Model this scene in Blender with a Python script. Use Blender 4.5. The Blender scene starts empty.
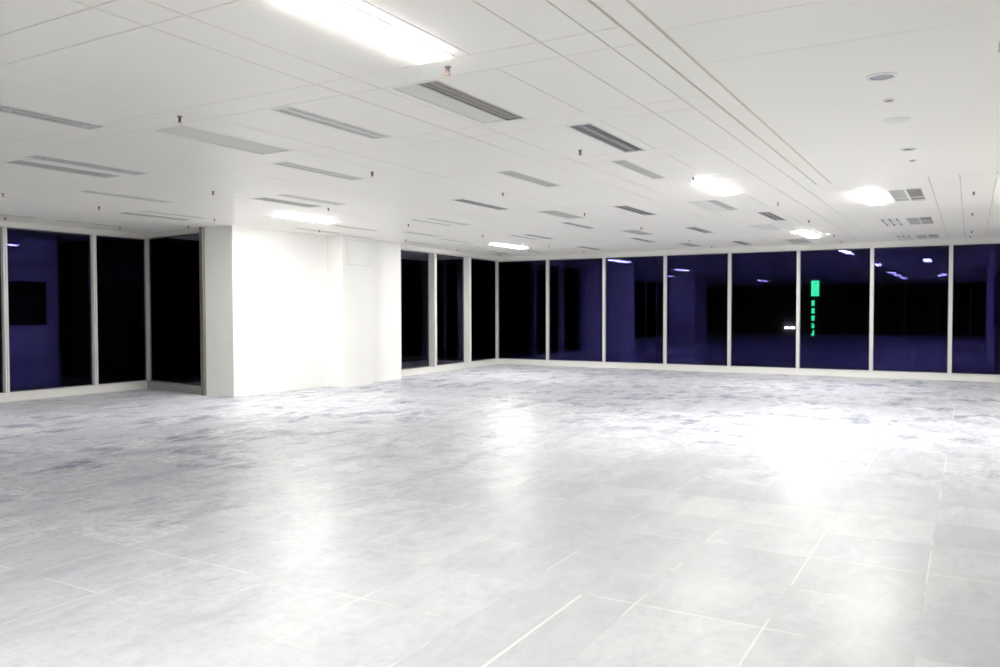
import bpy, bmesh, math, random
from mathutils import Matrix, Vector
random.seed(7)
scene = bpy.context.scene
COL = scene.collection
H = 2.80            # ceiling height above the floor
CAMZ = 1.414

# ------------------------------------------------------------------ helpers
def nt(name):
    m = bpy.data.materials.new(name); m.use_nodes = True
    n = m.node_tree; n.nodes.clear()
    out = n.nodes.new('ShaderNodeOutputMaterial')
    return m, n, out

def principled(name, col, rough=.5, metal=0., spec=.5, noise=0., nscale=8., emit=None, estr=0., bump=0., coat=0.):
    m, n, out = nt(name)
    b = n.nodes.new('ShaderNodeBsdfPrincipled')
    b.inputs['Roughness'].default_value = rough
    b.inputs['Metallic'].default_value = metal
    b.inputs['Specular IOR Level'].default_value = spec
    b.inputs['Coat Weight'].default_value = coat
    if emit:
        b.inputs['Emission Color'].default_value = (*emit, 1); b.inputs['Emission Strength'].default_value = estr
    tc = n.nodes.new('ShaderNodeTexCoord')
    ns = n.nodes.new('ShaderNodeTexNoise'); ns.inputs['Scale'].default_value = nscale; ns.inputs['Detail'].default_value = 4
    n.links.new(tc.outputs['Object'], ns.inputs['Vector'])
    r = n.nodes.new('ShaderNodeValToRGB')
    a = 1 - noise
    r.color_ramp.elements[0].color = (col[0]*a, col[1]*a, col[2]*a, 1); r.color_ramp.elements[0].position = .3
    r.color_ramp.elements[1].color = (*col, 1); r.color_ramp.elements[1].position = .7
    n.links.new(ns.outputs['Fac'], r.inputs['Fac']); n.links.new(r.outputs['Color'], b.inputs['Base Color'])
    if bump:
        bp = n.nodes.new('ShaderNodeBump'); bp.inputs['Strength'].default_value = bump; bp.inputs['Distance'].default_value = .01
        n.links.new(ns.outputs['Fac'], bp.inputs['Height']); n.links.new(bp.outputs['Normal'], b.inputs['Normal'])
    n.links.new(b.outputs[0], out.inputs[0])
    return m

def box(bm, x0, x1, y0, y1, z0, z1, mi=0):
    vs = [bm.verts.new(p) for p in ((x0,y0,z0),(x1,y0,z0),(x1,y1,z0),(x0,y1,z0),(x0,y0,z1),(x1,y0,z1),(x1,y1,z1),(x0,y1,z1))]
    for f in ((3,2,1,0),(4,5,6,7),(0,1,5,4),(1,2,6,5),(2,3,7,6),(3,0,4,7)):
        fc = bm.faces.new([vs[i] for i in f]); fc.material_index = mi

def quad(bm, pts, mi=0):
    f = bm.faces.new([bm.verts.new(p) for p in pts]); f.material_index = mi

def lathe(bm, prof, cx=0, cy=0, seg=24, mi=0):
    rings = []
    for r, z in prof:
        rings.append([bm.verts.new((cx+r*math.cos(2*math.pi*i/seg), cy+r*math.sin(2*math.pi*i/seg), z)) for i in range(seg)])
    for a, b in zip(rings, rings[1:]):
        for i in range(seg):
            f = bm.faces.new((a[i], a[(i+1)%seg], b[(i+1)%seg], b[i])); f.material_index = mi; f.smooth = True
    for ring in (rings[0], rings[-1]):
        f = bm.faces.new(ring); f.material_index = mi

def obj(name, bm, mats, parent=None, loc=(0,0,0), bevel=0):
    bmesh.ops.recalc_face_normals(bm, faces=bm.faces[:]) if bevel != -1 else None
    me = bpy.data.meshes.new(name); bm.to_mesh(me); bm.free()
    for m in (mats if isinstance(mats, (list, tuple)) else [mats]): me.materials.append(m)
    o = bpy.data.objects.new(name, me); COL.objects.link(o); o.location = loc
    if parent: o.parent = parent
    if bevel > 0:
        md = o.modifiers.new('bevel', 'BEVEL'); md.width = bevel; md.segments = 2; md.limit_method = 'ANGLE'
    return o

def struct(name, bm, mats, **k):
    o = obj(name, bm, mats, **k); o['kind'] = 'structure'; return o

def empty(name, loc, rz=0):
    o = bpy.data.objects.new(name, None); COL.objects.link(o); o.location = loc; o.rotation_euler = (0,0,rz)
    o.empty_display_size = .1
    return o

def tag(o, label, cat, group=None):
    o['label'] = label; o['category'] = cat
    if group: o['group'] = group
    return o

# ------------------------------------------------------------------ materials
M_wall = principled('warm white painted plaster', (.88,.873,.84), .55, noise=.02, nscale=3)
M_wall_shade = principled('plaster with shade in its colour', (.70,.70,.655), .5, noise=.04, nscale=6)  # same wall plaster; the end face's weaker light is put into the colour
M_ceil = principled('white enamelled ceiling panel', (.94,.91,.84), .42, noise=.015, nscale=1.2)
M_gap = principled('shadow gap between panels', (.40,.39,.36), .8)
M_alu = principled('pale grey aluminium', (.60,.60,.57), .38, metal=.15, noise=.05, nscale=20)
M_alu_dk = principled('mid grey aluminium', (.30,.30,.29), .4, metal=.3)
M_sill = principled('off white sill enamel', (.66,.655,.61), .4, noise=.04, nscale=12)
M_bronze = principled('dark bronze frame', (.13,.115,.10), .4, metal=.4)
M_seal = principled('black rubber seal', (.015,.015,.015), .6)
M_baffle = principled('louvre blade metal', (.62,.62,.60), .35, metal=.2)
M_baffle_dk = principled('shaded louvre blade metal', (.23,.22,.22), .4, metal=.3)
M_hous = principled('dark inside of luminaire', (.035,.033,.034), .6)
M_frame = principled('white luminaire frame', (.78,.78,.75), .4)
M_grille = principled('grey perforated sheet', (.44,.445,.41), .55, noise=.15, nscale=300)
M_grille_dk = principled('dark taupe grille', (.235,.215,.205), .5, noise=.1, nscale=40)
M_pale = principled('pale greenish filter panel', (.77,.775,.72), .6, noise=.05, nscale=150)
M_brass = principled('brass deflector', (.55,.30,.08), .35, metal=.8)
M_bulb = principled('dark red glass bulb', (.16,.015,.005), .15)
M_chrome = principled('dull chrome', (.12,.12,.13), .35, metal=.7)
M_lens = principled('bluish downlight glass', (.30,.34,.37), .15, spec=.6)
M_black = principled('night facade', (.004,.004,.005), .9)
M_tube = principled('lit diffuser', (.9,.9,.9), .4, emit=(1.,.975,.935), estr=11.5)
M_tube_strong = principled('bright lit diffuser', (.9,.9,.9), .4, emit=(1.,.975,.935), estr=36)
M_tube_mid = principled('mid lit diffuser', (.9,.9,.9), .4, emit=(1.,.975,.935), estr=35)
M_green = principled('green neon', (.0,.3,.12), .5, emit=(.008,.26,.10), estr=1.1, noise=.6, nscale=9)
M_lampw = principled('distant white lamp', (.5,.5,.5), .5, emit=(.85,.85,1.), estr=6)

def glass_mat(name, refl, trans):
    m, n, out = nt(name)
    g = n.nodes.new('ShaderNodeBsdfGlossy'); g.inputs['Color'].default_value = (*refl, 1); g.inputs['Roughness'].default_value = .012
    t = n.nodes.new('ShaderNodeBsdfTransparent'); t.inputs['Color'].default_value = (*trans, 1)
    a = n.nodes.new('ShaderNodeAddShader')
    n.links.new(g.outputs[0], a.inputs[0]); n.links.new(t.outputs[0], a.inputs[1]); n.links.new(a.outputs[0], out.inputs[0])
    return m
M_glass = glass_mat('tinted night glass', (.0072,.0068,.032), (.55,.55,.6))
M_glass_dk = glass_mat('dark side glass', (.006,.0048,.011), (.35,.35,.4))

def floor_mat():
    m, n, out = nt('worn pale grey floor tiles')
    L = n.links.new
    def N(t, **k):
        x = n.nodes.new(t)
        for a, v in k.items(): setattr(x, a, v)
        return x
    def math_(op, a, b=None, clamp=False):
        x = N('ShaderNodeMath', operation=op); x.use_clamp = clamp
        for i, v in enumerate((a, b)):
            if v is None: continue
            if isinstance(v, (int, float)): x.inputs[i].default_value = v
            else: L(v, x.inputs[i])
        return x.outputs[0]
    def ramp(fac, p0, p1, c0=0., c1=1.):
        x = N('ShaderNodeMapRange'); L(fac, x.inputs[0])
        for i, v in zip((1,2,3,4), (p0,p1,c0,c1)): x.inputs[i].default_value = v
        x.clamp = True
        return x.outputs[0]
    def mixc(f, a, b):
        x = N('ShaderNodeMix', data_type='RGBA')
        if isinstance(f, (int,float)): x.inputs[0].default_value = f
        else: L(f, x.inputs[0])
        for i, v in ((6,a),(7,b)):
            if isinstance(v, tuple): x.inputs[i].default_value = (*v, 1)
            else: L(v, x.inputs[i])
        return x.outputs[2]
    def noise(scale, detail=5, sx=1, sy=1, rough=.6, dist=0, off=0):
        mp = N('ShaderNodeMapping'); L(tc.outputs['Object'], mp.inputs[0]); mp.inputs['Scale'].default_value = (sx, sy, 1)
        mp.inputs['Location'].default_value = (off, off*.7, 0)
        x = N('ShaderNodeTexNoise'); L(mp.outputs[0], x.inputs['Vector'])
        x.inputs['Scale'].default_value = scale; x.inputs['Detail'].default_value = detail
        x.inputs['Roughness'].default_value = rough; x.inputs['Distortion'].default_value = dist
        return x.outputs['Fac']
    tc = N('ShaderNodeTexCoord'); sp = N('ShaderNodeSeparateXYZ'); L(tc.outputs['Object'], sp.inputs[0])
    X, Y = sp.outputs[0], sp.outputs[1]
    S = .5985
    gx = math_('DIVIDE', math_('ADD', X, .165+60*S), S); gy = math_('DIVIDE', math_('ADD', Y, 60*S-3.64), S)
    fx = math_('FRACT', gx); fy = math_('FRACT', gy)
    ix = math_('FLOOR', gx); iy = math_('FLOOR', gy)
    cb = N('ShaderNodeCombineXYZ'); L(ix, cb.inputs[0]); L(iy, cb.inputs[1])
    wn = N('ShaderNodeTexWhiteNoise'); L(cb.outputs[0], wn.inputs[0]); rnd = wn.outputs['Value']
    # larger sheets : pairs of tiles share a tint
    cb2 = N('ShaderNodeCombineXYZ'); L(math_('FLOOR', math_('DIVIDE', ix, 3)), cb2.inputs[0]); L(math_('FLOOR', math_('DIVIDE', iy, 2)), cb2.inputs[1])
    wn2 = N('ShaderNodeTexWhiteNoise'); L(cb2.outputs[0], wn2.inputs[0]); rnd2 = wn2.outputs['Value']
    dx = math_('SUBTRACT', .5, math_('ABSOLUTE', math_('SUBTRACT', fx, .5)))
    dy = math_('SUBTRACT', .5, math_('ABSOLUTE', math_('SUBTRACT', fy, .5)))
    d = math_('MINIMUM', dx, dy)
    seam = ramp(d, .004, .011, 1., 0.)
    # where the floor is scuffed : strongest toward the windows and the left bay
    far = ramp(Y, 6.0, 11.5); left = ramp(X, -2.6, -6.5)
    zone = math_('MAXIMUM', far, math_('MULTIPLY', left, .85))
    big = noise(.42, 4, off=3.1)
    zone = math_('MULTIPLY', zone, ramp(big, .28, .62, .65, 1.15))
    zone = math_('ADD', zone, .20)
    base = mixc(rnd, (.42,.44,.475), (.62,.635,.65))
    base = mixc(math_('MULTIPLY', ramp(rnd2, .45, .9), .45), base, (.47,.49,.50))
    st = noise(2.3, 10, 1.25, .75, .74, .35)           # long streaks
    st2 = noise(6.5, 8, .8, 1.6, .75, .5, 5.)        # scratches across
    st3 = noise(16., 6, 1, 1, .7, .3, 9.)
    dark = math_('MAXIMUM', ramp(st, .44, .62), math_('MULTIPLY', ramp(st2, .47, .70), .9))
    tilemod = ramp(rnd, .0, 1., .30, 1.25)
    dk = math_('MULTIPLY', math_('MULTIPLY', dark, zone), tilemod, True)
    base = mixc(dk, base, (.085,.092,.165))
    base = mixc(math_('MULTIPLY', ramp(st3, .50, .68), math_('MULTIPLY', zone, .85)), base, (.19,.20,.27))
    chalk = noise(3.1, 9, 1.8, .9, .72, 1.0, 17.)
    base = mixc(math_('MULTIPLY', ramp(chalk, .44, .80), .40), base, (.78,.79,.80))
    specks = noise(38., 2, .5, 1.2, .5, 0, 21.)
    base = mixc(math_('MULTIPLY', ramp(specks, .76, .80), .5), base, (.30,.25,.26))
    sm = noise(.9, 3, off=8.)
    base = mixc(math_('MULTIPLY', seam, math_('MAXIMUM', ramp(sm, .38, .6, .05, .6), math_('MULTIPLY', zone, .5)), True), base, mixc(ramp(sm, .5, .55), (.36,.35,.34), (.86,.85,.80)))
    b = N('ShaderNodeBsdfPrincipled'); L(base, b.inputs['Base Color'])
    rg = math_('ADD', ramp(st, .3, .7, .32, .42), math_('MULTIPLY', rnd, .05))
    L(rg, b.inputs['Roughness']); b.inputs['Specular IOR Level'].default_value = .20
    bp = N('ShaderNodeBump'); bp.inputs['Strength'].default_value = .07; bp.inputs['Distance'].default_value = .004
    L(math_('ADD', st2, math_('MULTIPLY', seam, -1.)), bp.inputs['Height']); L(bp.outputs[0], b.inputs['Normal'])
    L(b.outputs[0], out.inputs[0])
    return m
M_floor = floor_mat()

# ------------------------------------------------------------------ floor and ceiling
XL, XR, YR, YB = -13.0, 6.0, -7.6, 18.0
bm = bmesh.new(); box(bm, XL-.3, XR+.3, YR-.3, 19.0, -.12, 0); struct('floor', bm, M_floor)

# ---- the things let into the ceiling : kind, x0, x1, y0, y1
L_, G_, P_, LIT, SL = 'louvre', 'grille', 'pale', 'lit', 'slots'
FIX = [
 (L_,-5.82,-5.64,2.62,3.79), (L_,-7.37,-7.18,4.19,5.30), (G_,-7.81,-7.55,4.24,5.27), (L_,-8.94,-8.78,5.71,6.85),
 (G_,-10.50,-10.26,7.25,8.36), (L_,-10.02,-9.87,7.28,8.33), (L_,-12.14,-11.98,5.70,6.98), (G_,-12.17,-12.05,7.34,8.45),
 (P_,-5.44,-5.10,4.08,5.18), (L_,-4.17,-4.01,4.07,5.16), ('dark',-2.94,-2.785,4.05,5.17), (P_,-3.13,-2.957,4.06,5.16),
 (LIT,-2.68,-2.45,2.58,3.70), (L_,-2.63,-2.45,5.56,6.74), (G_,-2.91,-2.77,7.08,8.26), (G_,-4.13,-3.95,7.04,8.20),
 (L_,-5.64,-5.48,8.53,9.71), (L_,-5.69,-5.54,5.57,6.67), (L_,-7.20,-7.07,7.10,8.16), (G_,-7.70,-7.47,7.15,8.17),
 (LIT,-8.80,-8.60,8.57,9.72), (G_,-9.03,-8.92,10.11,11.17), (L_,-9.90,-9.76,10.12,11.22),
 (L_,-7.13,-7.01,10.05,11.15), (G_,-7.43,-7.34,10.05,11.12), (L_,-8.70,-8.58,11.58,12.62), (G_,-8.98,-8.87,13.12,14.15),
 (L_,-9.88,-9.75,13.22,14.21), (L_,-9.86,-9.74,16.31,17.33), (LIT,-8.72,-8.50,14.60,15.90), (G_,-9.00,-8.88,16.27,17.42),
 (G_,-7.43,-7.32,13.12,14.18), (L_,-7.13,-7.00,13.12,14.21), (G_,-5.29,-5.01,10.15,11.20), (L_,-5.63,-5.51,11.62,12.74),
 (L_,-7.48,-7.32,16.20,17.38), (L_,-4.14,-3.96,10.17,11.37), (G_,-5.31,-5.03,13.33,14.34), (L_,-5.71,-5.56,14.82,15.98),
 (L_,-4.17,-3.99,13.40,14.54), (G_,-5.33,-5.06,16.53,17.55), (LIT,-2.60,-2.42,8.63,9.78), (G_,-2.922,-2.78,10.24,11.42),
 (P_,-3.15,-2.94,10.22,11.44), (L_,-2.64,-2.47,11.87,13.08), (P_,-3.16,-2.82,13.60,14.59), (LIT,-2.69,-2.49,15.02,16.45),
 (L_,-4.21,-4.04,16.60,17.78), (G_,-3.22,-2.83,16.69,17.80), (LIT,-1.16,-.97,10.38,11.72),
 (G_,-.84,-.672,10.47,11.62), ('dark',-.653,-.495,10.46,11.62), (G_,-.86,-.69,13.78,14.88), ('dark',-.68,-.515,13.77,14.86),
 (G_,-.895,-.715,17.05,17.98), ('dark',-.698,-.53,17.05,17.98), (SL,-1.21,-.97,13.74,14.92), (SL,-1.22,-1.01,17.05,17.95),
]
# unseen lamps behind and right : some follow the mirrored pattern, others added for brightness
BACK = [(LIT,-8.72,-8.52,-3.6,-2.4), (LIT,-2.66,-2.46,-3.6,-2.4), (LIT,-10.74,-10.54,4.2,5.4), (LIT,-1.16,-.97,4.2-6.1,5.4-6.1),
        (LIT,2.6,2.8,15.6,16.8), (LIT,-11.9,-11.7,-.6,.6),
        (LIT,-1.0,-.8,-.4,.8), (LIT,-2.68,-2.45,-.4,.8), (LIT,2.6,2.8,12.6,13.8)]
HOLES = [(a[1],a[2],a[3],a[4]) for a in FIX+BACK]

sx = sorted([-1.93-1.545*k for k in range(-4, 9)]); ax = [(s, s+.285) for s in sx]
ystart = [2.28-1.49*k for k in range(6,0,-1)] + [2.28,3.74,5.23,6.74,8.24,9.76,11.28,12.80,14.36,15.98,17.60]
ay = [(s, s+(.28 if s < 8 else .31)) for s in ystart]
YBW = 18.55
def edges(strips, lo, hi):
    e = [lo]
    for a, b in strips:
        for v in (a, b):
            if lo+.05 < v < hi-.05: e.append(v)
    e.append(hi); return e
def sub(e, extra):
    return sorted(set(e+extra))
G = .004
bm = bmesh.new()
def panel(x0, x1, y0, y1, z=H, g=G):
    x0 += g; x1 -= g; y0 += g; y1 -= g
    hs = [h for h in HOLES if h[0] < x1 and h[1] > x0 and h[2] < y1 and h[3] > y0]
    xs = sorted(set([x0,x1]+[min(max(v,x0),x1) for h in hs for v in h[:2]]))
    ys = sorted(set([y0,y1]+[min(max(v,y0),y1) for h in hs for v in h[2:]]))
    for a, b in zip(xs, xs[1:]):
        for c, d in zip(ys, ys[1:]):
            if b-a < 1e-5 or d-c < 1e-5: continue
            mx, my = (a+b)/2, (c+d)/2
            if any(h[0] < mx < h[1] and h[2] < my < h[3] for h in hs): continue
            quad(bm, [(a,c,z),(a,d,z),(b,d,z),(b,c,z)])
    # lips
    t = .02
    quad(bm, [(x0,y0,z),(x1,y0,z),(x1,y0,z+t),(x0,y0,z+t)]); quad(bm, [(x0,y1,z),(x1,y1,z),(x1,y1,z+t),(x0,y1,z+t)])
    quad(bm, [(x0,y0,z),(x0,y1,z),(x0,y1,z+t),(x0,y0,z+t)]); quad(bm, [(x1,y0,z),(x1,y1,z),(x1,y1,z+t),(x1,y0,z+t)])
CHX0, CHX1, CHX2, CHY = -1.485, -1.475, -1.335, 9.57
ex = edges(ax, XL-.25, XR+.2); ey = edges(ay, YR-.25, YBW)
for i in range(len(ex)-1):
    for j in range(len(ey)-1):
        x0, x1, y0, y1 = ex[i], ex[i+1], ey[j], ey[j+1]
        inner = [v for v in [-2.35] if x0+.1 < v < x1-.1 and v < 0]+([.235] if x0 < .1 < x1 else []) if (y1-y0) > .6 else []
        if y0 < CHY and y1 <= CHY+.05 and x1 > -1.5:
            if x0 >= -1.7 and x0 < -1.5: panel(x0, -1.485, y0, min(y1, CHY))
            continue
        if y0 < CHY < y1 and x1 > -1.5:
            if x0 >= -1.7 and x0 < -1.5: panel(x0, -1.485, y0, CHY)
            y0 = CHY
        xs = [x0]+inner+[x1]
        gg = G if x1 > -3.6 else G*.6
        for a, b in zip(xs, xs[1:]): panel(a, b, y0, y1, g=gg if len(xs)==2 else gg*.8)
# channel beside the smooth soffit, and the soffit made of wide boards
quad(bm, [(-1.471,YR,H),(-1.471,CHY,H),(-1.341,CHY,H),(-1.341,YR,H)])
for a_, b_ in ((-1.485,-1.471),(-1.341,-1.325)):
    quad(bm, [(a_,YR,H+.008),(a_,CHY,H+.008),(b_,CHY,H+.008),(b_,YR,H+.008)], 2)
for x in (-1.485, -1.471, -1.341, -1.325):
    quad(bm, [(x,YR,H),(x,CHY,H),(x,CHY,H+.05),(x,YR,H+.05)])
sy = [YR, -5.0,-3.5,-2.0,-.5,1.0,2.3,3.2,3.89,4.53,9.57]
for a, b in zip(sy, sy[1:]): panel(-1.325, XR+.2, a, b, g=.003)
nback = len(bm.faces)
for h in [(XL-.25, XR+.2, YR-.25, YBW)]:
    # backing sheet with the same openings
    xs = sorted(set([h[0],h[1]]+[v for q in HOLES for v in q[:2]])); ys = sorted(set([h[2],h[3]]+[v for q in HOLES for v in q[2:]]))
    for c, d in zip(ys, ys[1:]):
        row = [q for q in HOLES if q[2] < (c+d)/2 < q[3]]
        rx = sorted(row)
        cur = h[0]
        for q in rx:
            if q[0] > cur: quad(bm, [(cur,c,H+.02),(cur,d,H+.02),(q[0],d,H+.02),(q[0],c,H+.02)], 1)
            cur = max(cur, q[1])
        quad(bm, [(cur,c,H+.02),(cur,d,H+.02),(h[1],d,H+.02),(h[1],c,H+.02)], 1)
struct('ceiling', bm, [M_ceil, M_gap, principled('pale yellow sealing strip', (.62,.60,.42), .6)], bevel=-1)
bm = bmesh.new(); box(bm, XL-.3, XR+.3, YR-.3, 19.0, H+.25, H+.35); struct('roof_slab', bm, M_black)

# pale sealant line run along one floor joint
bm = bmesh.new(); box(bm, -1.645, -1.629, .6, 3.62, 0, .0012)
struct('trim_0', bm, principled('pale sealant', (.74,.735,.68), .5))
# ------------------------------------------------------------------ walls
# masses: thick column wall (left), casing with hatch, and the short wall beyond it
def prism(bm, pts, z0, z1, mi=0, mids=None):
    n = len(pts); lo = [bm.verts.new((x,y,z0)) for x, y in pts]; hi = [bm.verts.new((x,y,z1)) for x, y in pts]
    bm.faces.new(lo[::-1]); bm.faces.new(hi)
    for i in range(n):
        f = bm.faces.new((lo[i], lo[(i+1)%n], hi[(i+1)%n], hi[i])); f.material_index = mids[i] if mids else mi
bm = bmesh.new()
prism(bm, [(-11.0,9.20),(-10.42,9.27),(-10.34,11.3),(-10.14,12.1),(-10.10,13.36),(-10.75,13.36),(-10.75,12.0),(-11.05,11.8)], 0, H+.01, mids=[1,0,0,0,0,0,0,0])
struct('wall_core', bm, [M_wall, M_wall_shade])
bm = bmesh.new()
prism(bm, [(-10.5,11.40),(-9.935,11.40),(-9.925,12.25),(-10.5,12.25)], 0, H-.002)
cs = struct('wall_casing', bm, M_wall)
bm = bmesh.new(); box(bm, -9.93, -9.920, 11.53, 12.14, 2.27, 2.71)
hatch = struct('door_1', bm, M_wall, bevel=.001)
hatch['label'] = 'flush square access hatch high on the white casing'
bm = bmesh.new()
for q in ((11.515,11.53,2.255,2.725),(12.14,12.155,2.255,2.725),(11.53,12.14,2.255,2.27),(11.53,12.14,2.71,2.725)):
    box(bm, -9.93, -9.9235, *q)
obj('hatch_gap', bm, principled('hatch shadow joint', (.72,.71,.66), .7), hatch)

# glazed runs between two points ; sill, pelmet, panes, mullions
counter = {'window':0, 'trim':0, 'baseboard':0}
def nxt(k): counter[k] += 1; return f'{k}_{counter[k]}'
SILL, HEAD = .14, 2.685
def frame_of(p0, p1):
    a = Vector((p0[0],p0[1],0)); b = Vector((p1[0],p1[1],0)); u = (b-a).normalized(); L = (b-a).length
    n = Vector((u.y,-u.x,0))      # toward the room when p0 -> p1 keeps the room on the right hand
    mt = Matrix(((u.x,n.x,0,a.x),(u.y,n.y,0,a.y),(0,0,1,0),(0,0,0,1)))
    return mt, L
def glazed(p0, p1, stops, mw, md, name, glass, HEAD=2.685, sillmat=None, alu=None, ext=0., first=True, last=True, seal=.012):
    """stops = distances along the run where mullions stand"""
    mt, L = frame_of(p0, p1)
    def put(o): o.matrix_world = mt; return o
    sm = sillmat or M_sill
    bm = bmesh.new(); box(bm, -ext, L+ext, -.10, .07, 0, SILL-.012); box(bm, -ext, L+ext, -.10, .085, SILL-.012, SILL)
    put(struct('baseboard_'+name, bm, sm, bevel=.003))
    bm = bmesh.new(); box(bm, -ext, L+ext, -.10, .14, HEAD+.02, H+.015); box(bm, -ext, L+ext, -.10, .155, HEAD, HEAD+.02)
    put(struct(nxt('trim'), bm, M_sill, bevel=.003))
    st = sorted(stops); cuts = [-ext]+st+[L+ext]
    for a, b in zip(cuts, cuts[1:]):
        if b-a < .15: continue
        bm = bmesh.new(); quad(bm, [(a,0,SILL-.02),(b,0,SILL-.02),(b,0,HEAD+.02),(a,0,HEAD+.02)])
        w = put(struct(nxt('window'), bm, glass))
        bm = bmesh.new()
        x0, x1 = a+mw/2, b-mw/2
        box(bm, x0, x0+seal, -.02, .01, SILL, HEAD); box(bm, x1-seal, x1, -.02, .01, SILL, HEAD)
        box(bm, x0, x1, -.02, .01, SILL, SILL+.014); box(bm, x0, x1, -.02, .01, HEAD-.02, HEAD)
        s = obj('gasket', bm, M_seal); s.parent = w
    for s in st:
        bm = bmesh.new()
        g = .008
        box(bm, s-mw/2, s-g/2, -.03, md, SILL, HEAD); box(bm, s+g/2, s+mw/2, -.03, md, SILL, HEAD)
        box(bm, s-g/2, s+g/2, -.03, md-.015, SILL, HEAD)
        put(struct(nxt('trim'), bm, alu or M_alu, bevel=.002))
    return mt, L

# back wall : from the recess corner to beyond the right edge
import math as _m
p0, p1 = (-10.80, 18.42), (6.2, 18.42)
bx = [-10.755, -9.266, -7.724, -6.186, -4.688, -3.212, -1.761, -0.334] + [1.11,2.55,3.99,5.43]
k = 1
glazed(p0, p1, [(x-p0[0])*k for x in bx], .066, .055, 'back', M_glass)
# recess wall left of it  (runs away from the viewer)
glazed((-10.5,13.36), (-10.78,18.44), [.30, 1.735, 3.34], .085, .165, 'recess', M_glass_dk, HEAD=2.70)
# left wall
glazed((-12.98,-7.6), (-13.02,9.62), [y+7.6 for y in (-6.2,-4.75,-3.3,-1.85,-.4,1.05,2.6,4.10,5.58,7.035,8.525,9.58)], .062, .075, 'left', M_glass, HEAD=2.715)
# return wall behind the column
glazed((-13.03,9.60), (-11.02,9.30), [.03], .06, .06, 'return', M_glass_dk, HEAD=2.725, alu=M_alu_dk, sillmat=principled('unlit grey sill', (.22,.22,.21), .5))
bm = bmesh.new(); box(bm, -11.075, -10.995, 9.15, 9.36, 0, H+.01)
struct(nxt('trim'), bm, M_bronze, bevel=.004)
# hidden side of the building : rear glazing, right core wall with a dark panel, second column mass, far right wall
glazed((6.2,YR), (-13.2,YR), [1.4*i+.6 for i in range(13)], .06, .06, 'rear', M_glass_dk)
bm = bmesh.new(); box(bm, .47, 1.9, 4.5, 9.0, 0, H+.01); box(bm, .47, 1.9, 9.0, 16.25, 0, .95); box(bm, .47, 1.9, 9.0, 16.25, 2.38, H+.01)
box(bm, .60, 1.9, 9.0, 16.25, .95, 2.38, 1)
struct('wall_right', bm, [M_wall, M_black])
bm = bmesh.new(); box(bm, -11.1, -10.0, 1.5, 3.35, 0, H+.01); struct('wall_side', bm, M_wall)
bm = bmesh.new(); box(bm, 6.1, 6.3, YR, 18.8, 0, H+.1); struct('wall_far', bm, M_black)
for nm, q in (('wall_outer', (-13.35,-13.2,YR-.3,9.9)),):
    pass

# ------------------------------------------------------------------ ceiling fixtures
def rect_frame(bm, x0, x1, y0, y1, w, z0, z1, mi=0):
    box(bm, x0, x0+w, y0, y1, z0, z1, mi); box(bm, x1-w, x1, y0, y1, z0, z1, mi)
    box(bm, x0+w, x1-w, y0, y0+w, z0, z1, mi); box(bm, x0+w, x1-w, y1-w, y1, z0, z1, mi)

def tray(bm, hx, hy, depth, mi=0):
    quad(bm, [(-hx,-hy,depth),(hx,-hy,depth),(hx,hy,depth),(-hx,hy,depth)], mi)
    for a, b in (((-hx,-hy),(hx,-hy)),((hx,-hy),(hx,hy)),((hx,hy),(-hx,hy)),((-hx,hy),(-hx,-hy))):
        quad(bm, [(a[0],a[1],0),(b[0],b[1],0),(b[0],b[1],depth),(a[0],a[1],depth)], mi)

def luminaire(x0, x1, y0, y1, lit, side_seen, tube=None):
    hx, hy = (x1-x0)/2, (y1-y0)/2
    r = empty('ceiling_light', ((x0+x1)/2, (y0+y1)/2, H))
    bm = bmesh.new(); tray(bm, hx, hy, .07); obj('housing', bm, M_hous if not lit else M_frame, r)
    bm = bmesh.new(); rect_frame(bm, -hx-.012, hx+.012, -hy-.012, hy+.012, .014, -.004, .004); obj('frame', bm, M_frame, r)
    if lit:
        bm = bmesh.new(); box(bm, -hx+.01, hx-.01, -hy+.01, hy-.01, -.014, .02); obj('diffuser', bm, tube or M_tube, r)
    else:
        bm = bmesh.new()
        box(bm, -.020, .020, -hy, hy, -.001, .03)
        box(bm, -hx+.002, -hx+.008, -hy, hy, .0, .035); box(bm, hx-.008, hx-.002, -hy, hy, .0, .035)
        nb = 24
        for s in (-1, 1):
            c = s*(hx*.5+.006); w = hx*.5-.012
            for i in range(nb):
                y = -hy+(i+.5)*2*hy/nb
                box(bm, c-w, c+w, y-.0075, y+.0075, .001, .010)
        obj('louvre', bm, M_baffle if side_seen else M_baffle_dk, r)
        bm = bmesh.new()
        for s in (-1, 1):
            lm = bmesh.ops.create_cone(bm, cap_ends=True, segments=10, radius1=.008, radius2=.008, depth=2*hy-.04,
                 matrix=Matrix.Translation((s*hx*.5,0,.05)) @ Matrix.Rotation(math.pi/2,4,'X'))
        obj('fluorescent_tube', bm, M_baffle, r)
    return r

def slots(x0, x1, y0, y1):
    hx, hy = (x1-x0)/2, (y1-y0)/2
    r = empty('ceiling_light', ((x0+x1)/2, (y0+y1)/2, H))
    bm = bmesh.new(); tray(bm, hx, hy, .06); obj('housing', bm, M_hous, r)
    bm = bmesh.new(); rect_frame(bm, -hx-.01, hx+.01, -hy-.01, hy+.01, .012, -.004, .004); obj('frame', bm, M_frame, r)
    bm = bmesh.new()
    for s in (-1, 1):
        box(bm, s*hx*.4325-hx*.2975, s*hx*.4325+hx*.2975, -hy, hy, -.002, .01)
    obj('reflector', bm, M_frame, r)
    return r

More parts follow.
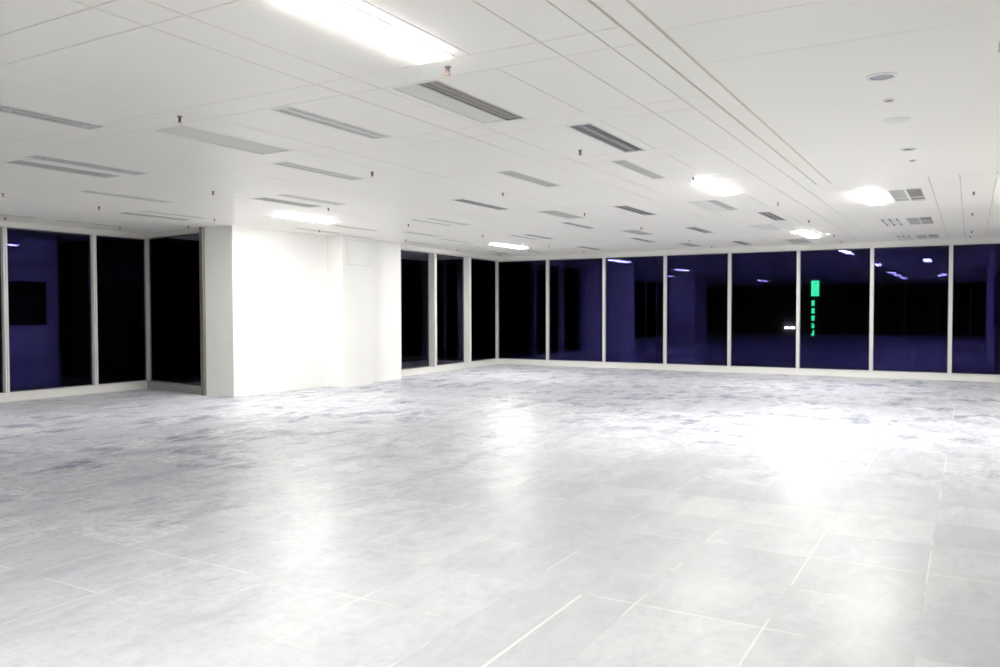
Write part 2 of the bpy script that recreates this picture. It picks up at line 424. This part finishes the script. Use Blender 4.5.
def grille(kind, x0, x1, y0, y1):
    hx, hy = (x1-x0)/2, (y1-y0)/2
    r = empty('air_grille' if kind != P_ else 'blank_panel', ((x0+x1)/2, (y0+y1)/2, H))
    mat = {G_:M_grille, P_:M_pale, 'dark':M_grille_dk}[kind]
    bm = bmesh.new(); tray(bm, hx, hy, .05); obj('duct_box', bm, M_hous, r)
    bm = bmesh.new(); rect_frame(bm, -hx-.004, hx+.004, -hy-.004, hy+.004, .009, -.003, .004); obj('frame', bm, M_frame if kind != 'dark' else M_baffle, r)
    bm = bmesh.new()
    if kind == 'dark':
        n = 6
        for i in range(n):
            x = -hx+(i+.5)*2*hx/n
            box(bm, x-hx/n*.90, x+hx/n*.90, -hy+.006, hy-.006, .006 if i%2 else .009, .02)
        for i in range(1, 3):
            box(bm, -hx+.004, hx-.004, -hy+i*2*hy/3-.006, -hy+i*2*hy/3+.006, .004, .02)
    else:
        n = 40
        for i in range(n):     # fine ribs of the perforated sheet
            y = -hy+(i+.5)*2*hy/n
            box(bm, -hx+.004, hx-.004, y-hy/n*.80, y+hy/n*.80, .003, .009)
    obj('face_panel', bm, mat, r)
    return r

ORD = ['first','second','third','fourth','fifth','sixth','seventh','eighth','ninth','tenth','eleventh','twelfth']
CX, CY = .0166, -.034
def scr(x, y): return x/max(y+.034, .1)
def bay(y): return max(0, min(len(ystart)-1, max(i for i, s in enumerate(ystart) if s <= y)))
rows = {}
for i, f in enumerate(FIX): rows.setdefault(bay((f[3]+f[4])/2), []).append(i)
nrow = {b: n for n, b in enumerate(sorted(rows, reverse=True))}
SPECIAL = {
 12:'large lit ceiling light at the top of the picture, cut by the frame',
 20:'long lit ceiling light in front of the white column wall',
 29:'lit ceiling light near the far left corner of the back windows',
 41:'lit ceiling light in the middle of the ceiling, right of the grey panels',
 46:'lit ceiling light close to the back windows on the right',
 49:'lit ceiling light at right beside the pair of square-ended grilles',
 0:'unlit louvred ceiling light cut off by the left edge of the picture',
 1:'unlit double-row louvred light beside a wide grey grille, ceiling left',
 2:'wide grey grille lying alongside the double-row louvred light, ceiling left',
 3:'unlit fine-louvred ceiling light before the left window wall, over a sprinkler head',
 9:'unlit double-row louvred light in the nearest left centre ceiling panel',
 10:'dark taupe slatted grille beside a pale blank panel, nearest ceiling centre',
 11:'pale blank panel touching the nearest dark taupe slatted grille',
 8:'pale greenish blank panel behind the sprinkler, left of the centre louvred light',
 13:'unlit dark twin-slot ceiling light right of centre, nearest of its column',
 56:'unlit three-slot white ceiling light at right, farther from the back windows',
 57:'unlit three-slot white ceiling light at right, closest to the back windows',
 50:'nearest grey grille of the three grille pairs at right',
 51:'nearest dark slatted grille of the three grille pairs at right',
 52:'middle grey grille of the three grille pairs at right',
 53:'middle dark slatted grille of the three grille pairs at right',
 54:'farthest grey grille of the three grille pairs at right',
 55:'farthest dark slatted grille of the three grille pairs at right',
}
for b, idx in rows.items():
    per = {}
    for i in sorted(idx, key=lambda i: scr((FIX[i][1]+FIX[i][2])/2, (FIX[i][3]+FIX[i][4])/2)):
        kd, x0, x1, y0, y1 = FIX[i]
        per.setdefault(kd, []).append(i); c = len(per[kd])-1
        rn = ORD[nrow[b]]
        if kd in (L_, LIT):
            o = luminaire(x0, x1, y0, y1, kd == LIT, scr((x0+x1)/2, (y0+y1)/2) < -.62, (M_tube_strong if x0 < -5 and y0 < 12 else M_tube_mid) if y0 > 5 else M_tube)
            lb = f'unlit louvred ceiling light, {ORD[c]} from left, {rn} ceiling row from the back windows'
            tag(o, SPECIAL.get(i, lb), 'ceiling light', 'lit ceiling lights' if kd == LIT else 'unlit louvred ceiling lights')
        elif kd == SL:
            tag(slots(x0, x1, y0, y1), SPECIAL[i], 'ceiling light', 'three-slot ceiling lights')
        elif kd == P_:
            lb = f'pale blank panel, {ORD[c]} from left, {rn} ceiling row from the back windows'
            tag(grille(kd, x0, x1, y0, y1), SPECIAL.get(i, lb), 'ceiling panel', 'pale blank ceiling panels')
        else:
            lb = f'grey air grille, {ORD[c]} from left, {rn} ceiling row from the back windows'
            tag(grille(kd, x0, x1, y0, y1), SPECIAL.get(i, lb), 'air grille', 'ceiling air grilles')
for i, (kd, x0, x1, y0, y1) in enumerate(BACK):
    o = luminaire(x0, x1, y0, y1, True, False)
    tag(o, 'lit ceiling light out of view, in a set partly added for brightness', 'ceiling light', 'lit ceiling lights mirrored in the glass')

# ------------------------------------------------------------------ sprinkler heads
def sprinkler():
    r = empty('sprinkler_head', (0,0,0))
    bm = bmesh.new(); lathe(bm, [(.019,.0),(.019,-.003),(.013,-.006),(.009,-.008)], seg=16); obj('escutcheon', bm, M_chrome, r)
    bm = bmesh.new(); lathe(bm, [(.012,-.004),(.012,-.014),(.008,-.018)], seg=12)
    for s in (-1, 1):
        box(bm, s*.011-.002, s*.011+.002, -.002, .002, -.038, -.014)
        box(bm, min(0, s*.012), max(0, s*.012), -.002, .002, -.042, -.037)
    obj('yoke', bm, M_chrome, r)
    bm = bmesh.new(); lathe(bm, [(.002,-.015),(.006,-.02),(.006,-.032),(.002,-.038)], seg=10); obj('glass_bulb', bm, M_bulb, r)
    bm = bmesh.new(); lathe(bm, [(.004,-.040),(.015,-.043),(.015,-.046),(.004,-.045)], seg=16); obj('deflector', bm, M_brass, r)
    return r
SP = [(-4.96,3.93),(-2.62,3.92),(-2.98,6.55),(-5.27,6.5),(-7.74,6.6),(-10.19,6.78),(-10.04,5.44),(-12.6,6.86),(-12.5,8.7),
 (-10.03,8.58),(-11.27,9.1),(-7.66,8.5),(-4.87,8.47),(-2.55,8.50),(-7.97,10.76),(-4.87,10.86),(-2.2,11.1),(.03,11.29),
 (-7.94,13.05),(-4.88,13.24),(-2.21,13.53),(.02,13.81),(-10.31,15.8),(-7.96,15.86),(-4.91,16.1),(-2.24,16.43),
 (.01,16.91),(-10.3,17.75),(-8.0,17.80),(-4.98,17.95),(-2.3,17.98),(-.01,18.02),(-9.9,10.75),(-9.75,13.07)]
SPL = {0:'sprinkler head with orange tip in front of the pale greenish blank panel', 1:'largest sprinkler head, just beyond the big lit ceiling light',
 2:'sprinkler head right of centre, between the nearest twin-slot light and grey grilles',
 7:'sprinkler head at the far left edge of the picture above the window frame'}
sp0 = sprinkler()
srow = {}
for i, (x, y) in enumerate(SP): srow.setdefault(round(y/2.6-.2), []).append(i)
order = sorted(srow, reverse=True)
for ri, key in enumerate(order):
    for ci, i in enumerate(sorted(srow[key], key=lambda i: scr(*SP[i]))):
        x, y = SP[i]
        if i == 0 and False: continue
        o = sp0.copy(); COL.objects.link(o)
        for ch in list(sp0.children):
            c = ch.copy(); COL.objects.link(c); c.parent = o
        o.location = (x*.984, y*.984, H)
        if y > 8: o.scale = (.85,.85,.85)
        tag(o, SPL.get(i, f'small sprinkler head, {ORD[ci]} from left in the {ORD[ri]} sprinkler row from the back windows'),
            'sprinkler', 'sprinkler heads on the ceiling')
for ch in list(sp0.children): bpy.data.objects.remove(ch)
bpy.data.objects.remove(sp0)

# ------------------------------------------------------------------ soffit fittings on the right
def downlight(x, y, r_, dark, label):
    o = empty('downlight', (x, y, H))
    bm = bmesh.new(); lathe(bm, [(r_*.80,-.001),(r_*.82,-.008),(r_,-.006),(r_*1.01,.0),(r_*.8,.0)], seg=40); obj('trim_ring', bm, M_frame, o)
    bm = bmesh.new(); lathe(bm, [(.001,-.0035),(r_*.5,-.004),(r_*.80,-.003),(r_*.80,-.001),(.001,-.001)], seg=40); obj('lens', bm, dark, o)
    tag(o, label, 'downlight', 'round fittings on the smooth soffit'); return o
M_lens2 = principled('slate blue downlight glass', (.20,.23,.26), .2, spec=.6)
downlight(-.46,5.32,.086, M_lens, 'nearest round recessed downlight with bluish glass on the right soffit')
downlight(-.468,7.85,.068, M_lens2, 'smaller round downlight with slate lens farther along the right soffit')
o = empty('ceiling_cover_plate', (-.47,6.60,H)); bm = bmesh.new(); lathe(bm, [(.001,-.004),(.080,-.004),(.086,-.001),(.086,0)], seg=40); obj('plate', bm, M_pale, o)
bm = bmesh.new(); lathe(bm, [(.086,-.003),(.094,-.003),(.095,.0),(.086,.0)], seg=40); obj('rim', bm, M_frame, o)
tag(o, 'pale blank round cover plate between two downlights on the right soffit', 'cover plate')
for x, y, rr, lb in ((-.47,5.94,.036,'tiny round detector just beyond the nearest downlight'),(-.47,8.45,.034,'tiny dark detector beyond the smaller slate downlight')):
    o = empty('detector', (x, y, H))
    bm = bmesh.new(); lathe(bm, [(rr,0),(rr,-.004),(rr*.7,-.009),(.001,-.010)], seg=24); obj('housing', bm, M_frame, o)
    bm = bmesh.new(); lathe(bm, [(rr*.72,-.0085),(rr*.72,-.011),(.001,-.012)], seg=24); obj('sensor', bm, M_chrome if y > 8 else M_baffle_dk, o)
    tag(o, lb, 'detector')
o = empty('wall_sensor', (.17,5.02,H)); bm = bmesh.new(); box(bm, -.045,.045,-.09,.09,-.012,0); obj('body', bm, principled('lilac grey plastic',(.42,.40,.44),.5), o, bevel=.003)
bm = bmesh.new(); box(bm, -.03,.03,-.06,.06,-.014,-.012); obj('cover', bm, M_baffle_dk, o)
o.name = 'ceiling_sensor'
tag(o, 'small grey square ceiling sensor cut by the right edge of the picture', 'sensor')

# ------------------------------------------------------------------ outside : dark tower with green neon sign, pair of distant lamps
o = empty('dark_building', (-5.0, 41.2, 0))
bm = bmesh.new(); box(bm, -9,9,-1,8,-40,16); obj('facade', bm, M_black, o)
bm = bmesh.new(); box(bm, -9,9,-1.0,8,16,16.4); obj('parapet', bm, M_black, o)
tag(o, 'black unlit building across the street behind the back windows', 'building')
s = empty('neon_sign', (-6.28, 40.15, CAMZ+.01))
bm = bmesh.new()
box(bm, -.165,.165,0,.03,.62,1.33)
rnd = random.Random(3)
obj('emblem_panel', bm, M_green, s)
bm = bmesh.new()
for i in range(14):
    x = rnd.uniform(-.13,.10); z = rnd.uniform(.66,1.26)
    box(bm, x, x+rnd.uniform(.02,.05), -.012, .0, z, z+rnd.uniform(.02,.07))
obj('emblem_strokes', bm, principled('dim green neon', (0,.2,.08), .5, emit=(.0,.10,.04), estr=1.), s)
strokes = [
 [(0,.0,.13,.03),(.0,.10,.13,.03),(.02,.02,.035,.2),(.08,.04,.035,.2),(0,.2,.13,.03)],
 [(0,.0,.14,.04),(.0,.08,.14,.04),(.0,.16,.14,.04),(.05,.0,.045,.23)],
 [(0,.18,.14,.035),(.0,.09,.1,.03),(.02,.0,.035,.2),(.09,.0,.035,.23)],
 [(.02,.02,.03,.08),(.06,.0,.035,.22),(.09,.1,.04,.035),(.0,.17,.07,.03),(.09,.02,.03,.06)],
 [(.03,.0,.035,.12),(.08,.0,.035,.24),(.0,.03,.04,.03),(.05,.16,.07,.03)]]
for i, g in enumerate(strokes):
    bm = bmesh.new(); z0 = .17-.35*i
    for (a, b, w, h) in g: box(bm, -.155+a, -.155+a+w, 0, .03, z0+b, z0+b+h)
    obj('character', bm, M_green, s)
tag(s, 'green neon sign with square emblem above a vertical column of small characters', 'sign')
for x, lb in ((-7.53,'left one of two tiny white lamps glowing outside the back windows'),(-7.27,'right one of two tiny white lamps glowing outside the back windows')):
    l = empty('street_lamp', (x, 40.15, CAMZ-.865))
    bm = bmesh.new(); box(bm, -.09,.09,-.02,.03,-.035,.035); obj('lamp_head', bm, M_lampw, l, bevel=.01)
    bm = bmesh.new(); box(bm, -.02,.02,.0,.051,-.12,-.03); obj('bracket', bm, M_black, l)
    tag(l, lb, 'lamp', 'pair of lamps outside')

# ------------------------------------------------------------------ world, camera
w = bpy.data.worlds.new('night'); scene.world = w; w.use_nodes = True
w.node_tree.nodes['Background'].inputs[0].default_value = (0,0,0,1); w.node_tree.nodes['Background'].inputs[1].default_value = 0
cam = bpy.data.cameras.new('camera'); co = bpy.data.objects.new('camera', cam); COL.objects.link(co)
yaw, pit, roll, F = -.5253, -.0288, -.0019, 812.03
cy, sy_, cp, sp_ = math.cos(yaw), math.sin(yaw), math.cos(pit), math.sin(pit)
fw = Vector((sy_*cp, cy*cp, sp_)); rt = Vector((cy, -sy_, 0)); up = rt.cross(fw)
r2 = rt*math.cos(roll)+up*math.sin(roll); u2 = -rt*math.sin(roll)+up*math.cos(roll)
co.matrix_world = Matrix(((r2.x,u2.x,-fw.x,CX),(r2.y,u2.y,-fw.y,CY),(r2.z,u2.z,-fw.z,CAMZ),(0,0,0,1)))
cam.sensor_width = 36; cam.lens = F/1000*36; cam.clip_start = .05; cam.clip_end = 300
scene.camera = co
scene.view_settings.view_transform = 'Standard'
scene.view_settings.look = 'None'
scene.view_settings.exposure = 2.48
scene.view_settings.gamma = 1.32
